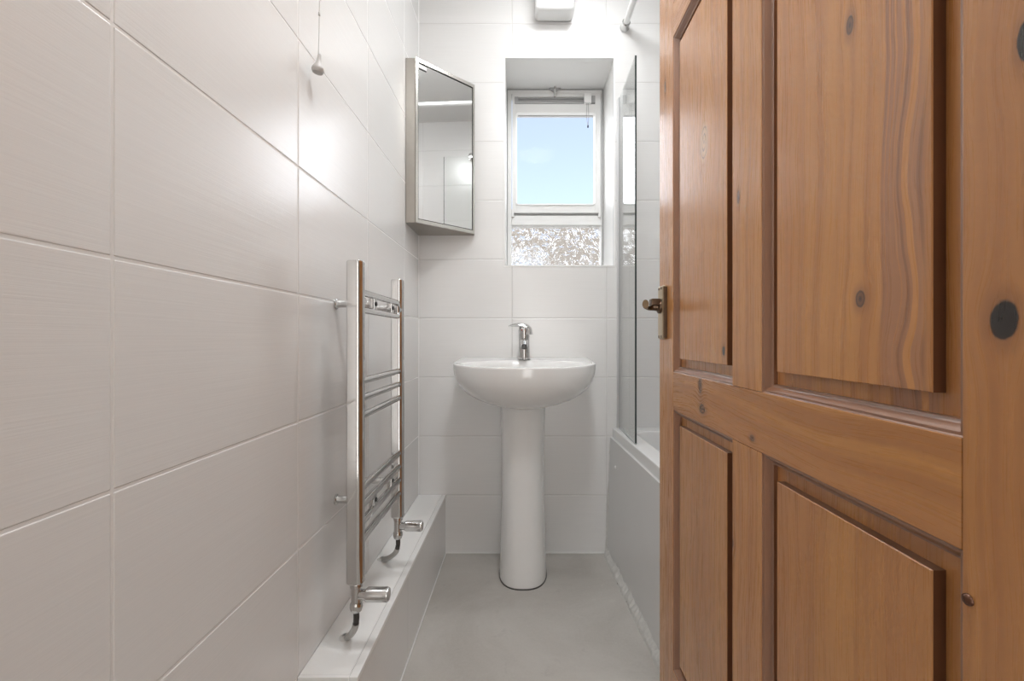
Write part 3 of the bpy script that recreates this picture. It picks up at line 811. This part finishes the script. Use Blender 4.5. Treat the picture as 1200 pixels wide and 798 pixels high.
# ================================================================== DOOR
DOX, DOY = .312+.0132*.2268, .2268
door = empty('door_1', (DOX, DOY, 0), 'open panelled pine door with raised fields and dark knots', 'door', kind='structure', rz=-math.atan(.0132), world=False)
TH_ = .036
Y = [0, .0973, .3756, .4608, .7407, .838]
ZR_ = [.008, .20, .758, .8387, 1.5556, 1.64, 1.88, 1.98]
def part(name, bm, mat, parent=door, **k): return link(name, bm, mat, parent, **k)
def dbox(y0, y1, z0, z1, bev=.0012): return boxm(((0, y0, z0), (TH_, y1, z1)), bev=bev)
w_near = wood('pine_near_stile', True, [(.069, .9223, .0092, .0135, 'black'), (.0555, 1.0967, .0055, .014, 'black'), (.050, .30, .006, .009, 'ring')], 1.3, .92)
w_far = wood('pine_far_stile', True, [(.795, 1.48, .004, .012, 'ring')], 2.1)
w_mul = wood('pine_mullion', True, [(.4405, 1.119, .0035, .009, 'ring'), (.462, .60, .005, .007, 'ring')], 3.7)
w_rail = wood('pine_rail', False, [(.578, .785, .011, .008, 'ring'), (.588, .826, .007, .013, 'ring'), (.40, .772, .006, .004, 'ring')], 4.2, .95)
w_rail2 = wood('pine_rail_plain', False, [], 5.2)
M['step_shade'] = simple('shaded_edge', (.19, .08, .04), .3, coat=.6, coatr=.15, var=.3, scale=9)  # dark colour painted for the shade on the field step faces
w_mould = simple('stained_shaded_moulding', (.32, .145, .072), .2, var=.3, scale=9, coat=1.0, coatr=.32)  # stained wood, darkened further for the shade in the recesses
w_f2 = wood('pine_field_wide', True, [(.203, .948, .0056, .0078, 'ring'), (.2168, 1.218, .0045, .009, 'ring'), (.24, .50, .004, .006, 'ring')], 0.4, 1.0, wave=(.155, .024, .055))
w_f1 = wood('pine_field_far', True, [(.583, 1.262, .016, .030, 'pale'), (.502, .8907, .0045, .0075, 'black')], 7.7)
w_f3 = wood('pine_field_plain', True, [], 8.8, .95)
part('stile', dbox(Y[0], Y[1], ZR_[0], ZR_[7]), w_near, smooth=True)
part('stile', dbox(Y[4], Y[5], ZR_[0], ZR_[7]), w_far, smooth=True)
part('lock_rail', dbox(Y[1]+.0002, Y[4]-.0002, ZR_[2], ZR_[3]), w_rail, smooth=True)
part('rail', dbox(Y[1]+.0002, Y[4]-.0002, ZR_[0], ZR_[1]), w_rail2, smooth=True)
part('rail', dbox(Y[1]+.0002, Y[4]-.0002, ZR_[4], ZR_[5]), w_rail2, smooth=True)
part('rail', dbox(Y[1]+.0002, Y[4]-.0002, ZR_[6], ZR_[7]), w_rail2, smooth=True)
for a, b in ((1, 2), (3, 4), (5, 6)):
    part('mullion', dbox(Y[2], Y[3], ZR_[a]+.0002, ZR_[b]-.0002), w_mul, smooth=True)
def rect_ring(y0, y1, z0, z1, ins, dep, sx=0):
    x = dep if not sx else TH_-dep
    return [(x, y0+ins, z0+ins), (x, y1-ins, z0+ins), (x, y1-ins, z1-ins), (x, y0+ins, z1-ins)]
MP = [(0, .0008), (.0012, .0022), (.0035, .0024), (.0045, .0038), (.0060, .0052), (.0080, .0085), (.0105, .0104), (.0118, .0106), (.0119, .0155)]
MG = .029
for (ya, yb_, sel) in ((Y[1], Y[2], 2), (Y[3], Y[4], 1)):
    for (za, zb_) in ((ZR_[1], ZR_[2]), (ZR_[3], ZR_[4]), (ZR_[5], ZR_[6])):
        fm = w_f3
        if za == ZR_[3]: fm = w_f2 if sel == 2 else w_f1
        bmp = bmesh.new(); bmm = bmesh.new()
        for sx in (0, 1):
            loft([rect_ring(ya, yb_, za, zb_, i, d_, sx) for i, d_ in MP], bmm, False, False)
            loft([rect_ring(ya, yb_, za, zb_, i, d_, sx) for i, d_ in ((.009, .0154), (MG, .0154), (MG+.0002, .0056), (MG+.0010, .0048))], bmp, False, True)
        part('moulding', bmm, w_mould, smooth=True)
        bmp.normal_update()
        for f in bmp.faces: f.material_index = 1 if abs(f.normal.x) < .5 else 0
        part('panel', bmp, [fm, M['step_shade']], smooth=True)
# handle set (aged brass) on the far stile
hd = empty('door_handle', (0, .78, .97), 'aged brass lever handle on a long backplate', None, world=False)
hd.parent = door
del hd['label']
hy, hz = .800, .982
def hp(name, bm, m): return link(name, bm, m, hd, smooth=True, loc=(0, -.78, -.97))
pl = hp('backplate', boxm(((-.010, hy-.019, hz-.073), (.0005, hy+.019, hz+.048)), bev=.004, seg=3), M['brass_plate'])
def hc(name, bm, m):
    return link(name, bm, m, pl, smooth=True)
hc('plate_edge', boxm(((-.0085, hy-.0205, hz-.070), (.0003, hy-.0185, hz+.045)), bev=.0008), M['brass_dark'])
for zz in (hz-.067, hz+.042):
    for ysx in (-.009, .009):
        hc('plate_screw', revolve([(0, .0015), (.003, .001), (.0032, 0)], (-.010, hy+ysx, zz), (-1, 0, 0), 12), M['brass_dark'])
hp('lever_boss', revolve([(.015, 0), (.0145, .005), (.009, .008), (.0075, .018), (0, .019)], (-.0095, hy, hz), (-1, 0, 0), 24), M['brass_dark'])
lp = catmull([(-.016, hy+.002, hz), (-.028, hy-.001, hz-.002), (-.038, hy-.008, hz-.003), (-.046, hy-.022, hz-.001), (-.053, hy-.040, hz+.002), (-.056, hy-.050, hz+.003)], 6)
def hs_(i, n):
    t = i/(n-1); a = .0085-.0035*math.sin(PI*min(1, t*1.25))+.0015*max(0, t-.6)/.4; b = .0065-.003*math.sin(PI*min(1, t*1.2))+.0005*max(0, t-.6)/.4
    return [(math.cos(2*PI*j/14)*b, math.sin(2*PI*j/14)*a) for j in range(14)]
hp('lever', sweep(lp, hs_), M['brass'])
hp('thumb_turn', boxm(((-.033, hy-.012, hz+.003), (-.011, hy+.010, hz+.019)), bev=.003), M['brass_dark'])
# small brown screw head on the near stile
part('screw_head', revolve([(.0042, 0), (.004, .0015), (.0025, .0028), (0, .003)], (.0002, .0925, .7255), (-1, 0, 0), 16), M['screw'], smooth='all')
# hinges
for z in (.25, 1.0, 1.75):
    part('hinge', cylm((.0405, -.004, z-.045), (.0405, -.004, z+.045), .0045, n=14), M['brass'], smooth=True)

# ================================================================== LAMPS AND ADDED FILL LIGHTS
for (lx, ly, lab) in ((.2, 1.48, 'round white ceiling lamp above the basin'), (.12, .62, 'round white ceiling lamp added out of view inside the doorway as fill')):  # second lamp is added to brighten the near wall and door
    lamp = empty('ceiling_lamp', (lx, ly, ZC), lab, 'lamp', group='round ceiling lamps')
    link('lamp_base', revolve([(0, 0), (.165, 0), (.165, -.022), (.15, -.024)], (lx, ly, ZC), (0, 0, 1), 40), M['bright_plastic'], lamp, smooth=True)
    link('lamp_diffuser', revolve([(.150, -.022), (.148, -.038), (.12, -.050), (.06, -.056), (0, -.058)], (lx, ly, ZC), (0, 0, 1), 40), M['lamp' if ly > 1 else 'lamp_fill'], lamp, smooth=True)
hung_fill = empty('fill_globe', (-.05, -.75, ZC), 'round glowing fill globe added in the unseen hall', 'lamp')  # unseen globe added for frontal fill light
link('fill_globe_rod', cylm((-.05, -.75, 2.0), (-.05, -.75, ZC), .006, n=10), M['chrome'], hung_fill, smooth=True)
link('globe', revolve([(.15*math.sin(PI*i/20), -.15*math.cos(PI*i/20)) for i in range(21)], (-.05, -.75, 1.86), (0, 0, 1), 32), M['hall_fill'], hung_fill, smooth='all')

fl = empty('hall_fill_column', (.12, -1.2, 0), 'tall glowing fill column added in the unseen hall', 'lamp')  # unseen column added for soft frontal fill light
link('column_foot', cylm((.12, -1.2, 0), (.12, -1.2, .03), .17, n=32), M['upvc'], fl, smooth=True)
link('glowing_column', cylm((.12, -1.2, .032), (.12, -1.2, 1.45), .15, n=32), M['fill_column'], fl, smooth=True)

for o in bpy.data.objects:
    if '_world' in o: del o['_world']
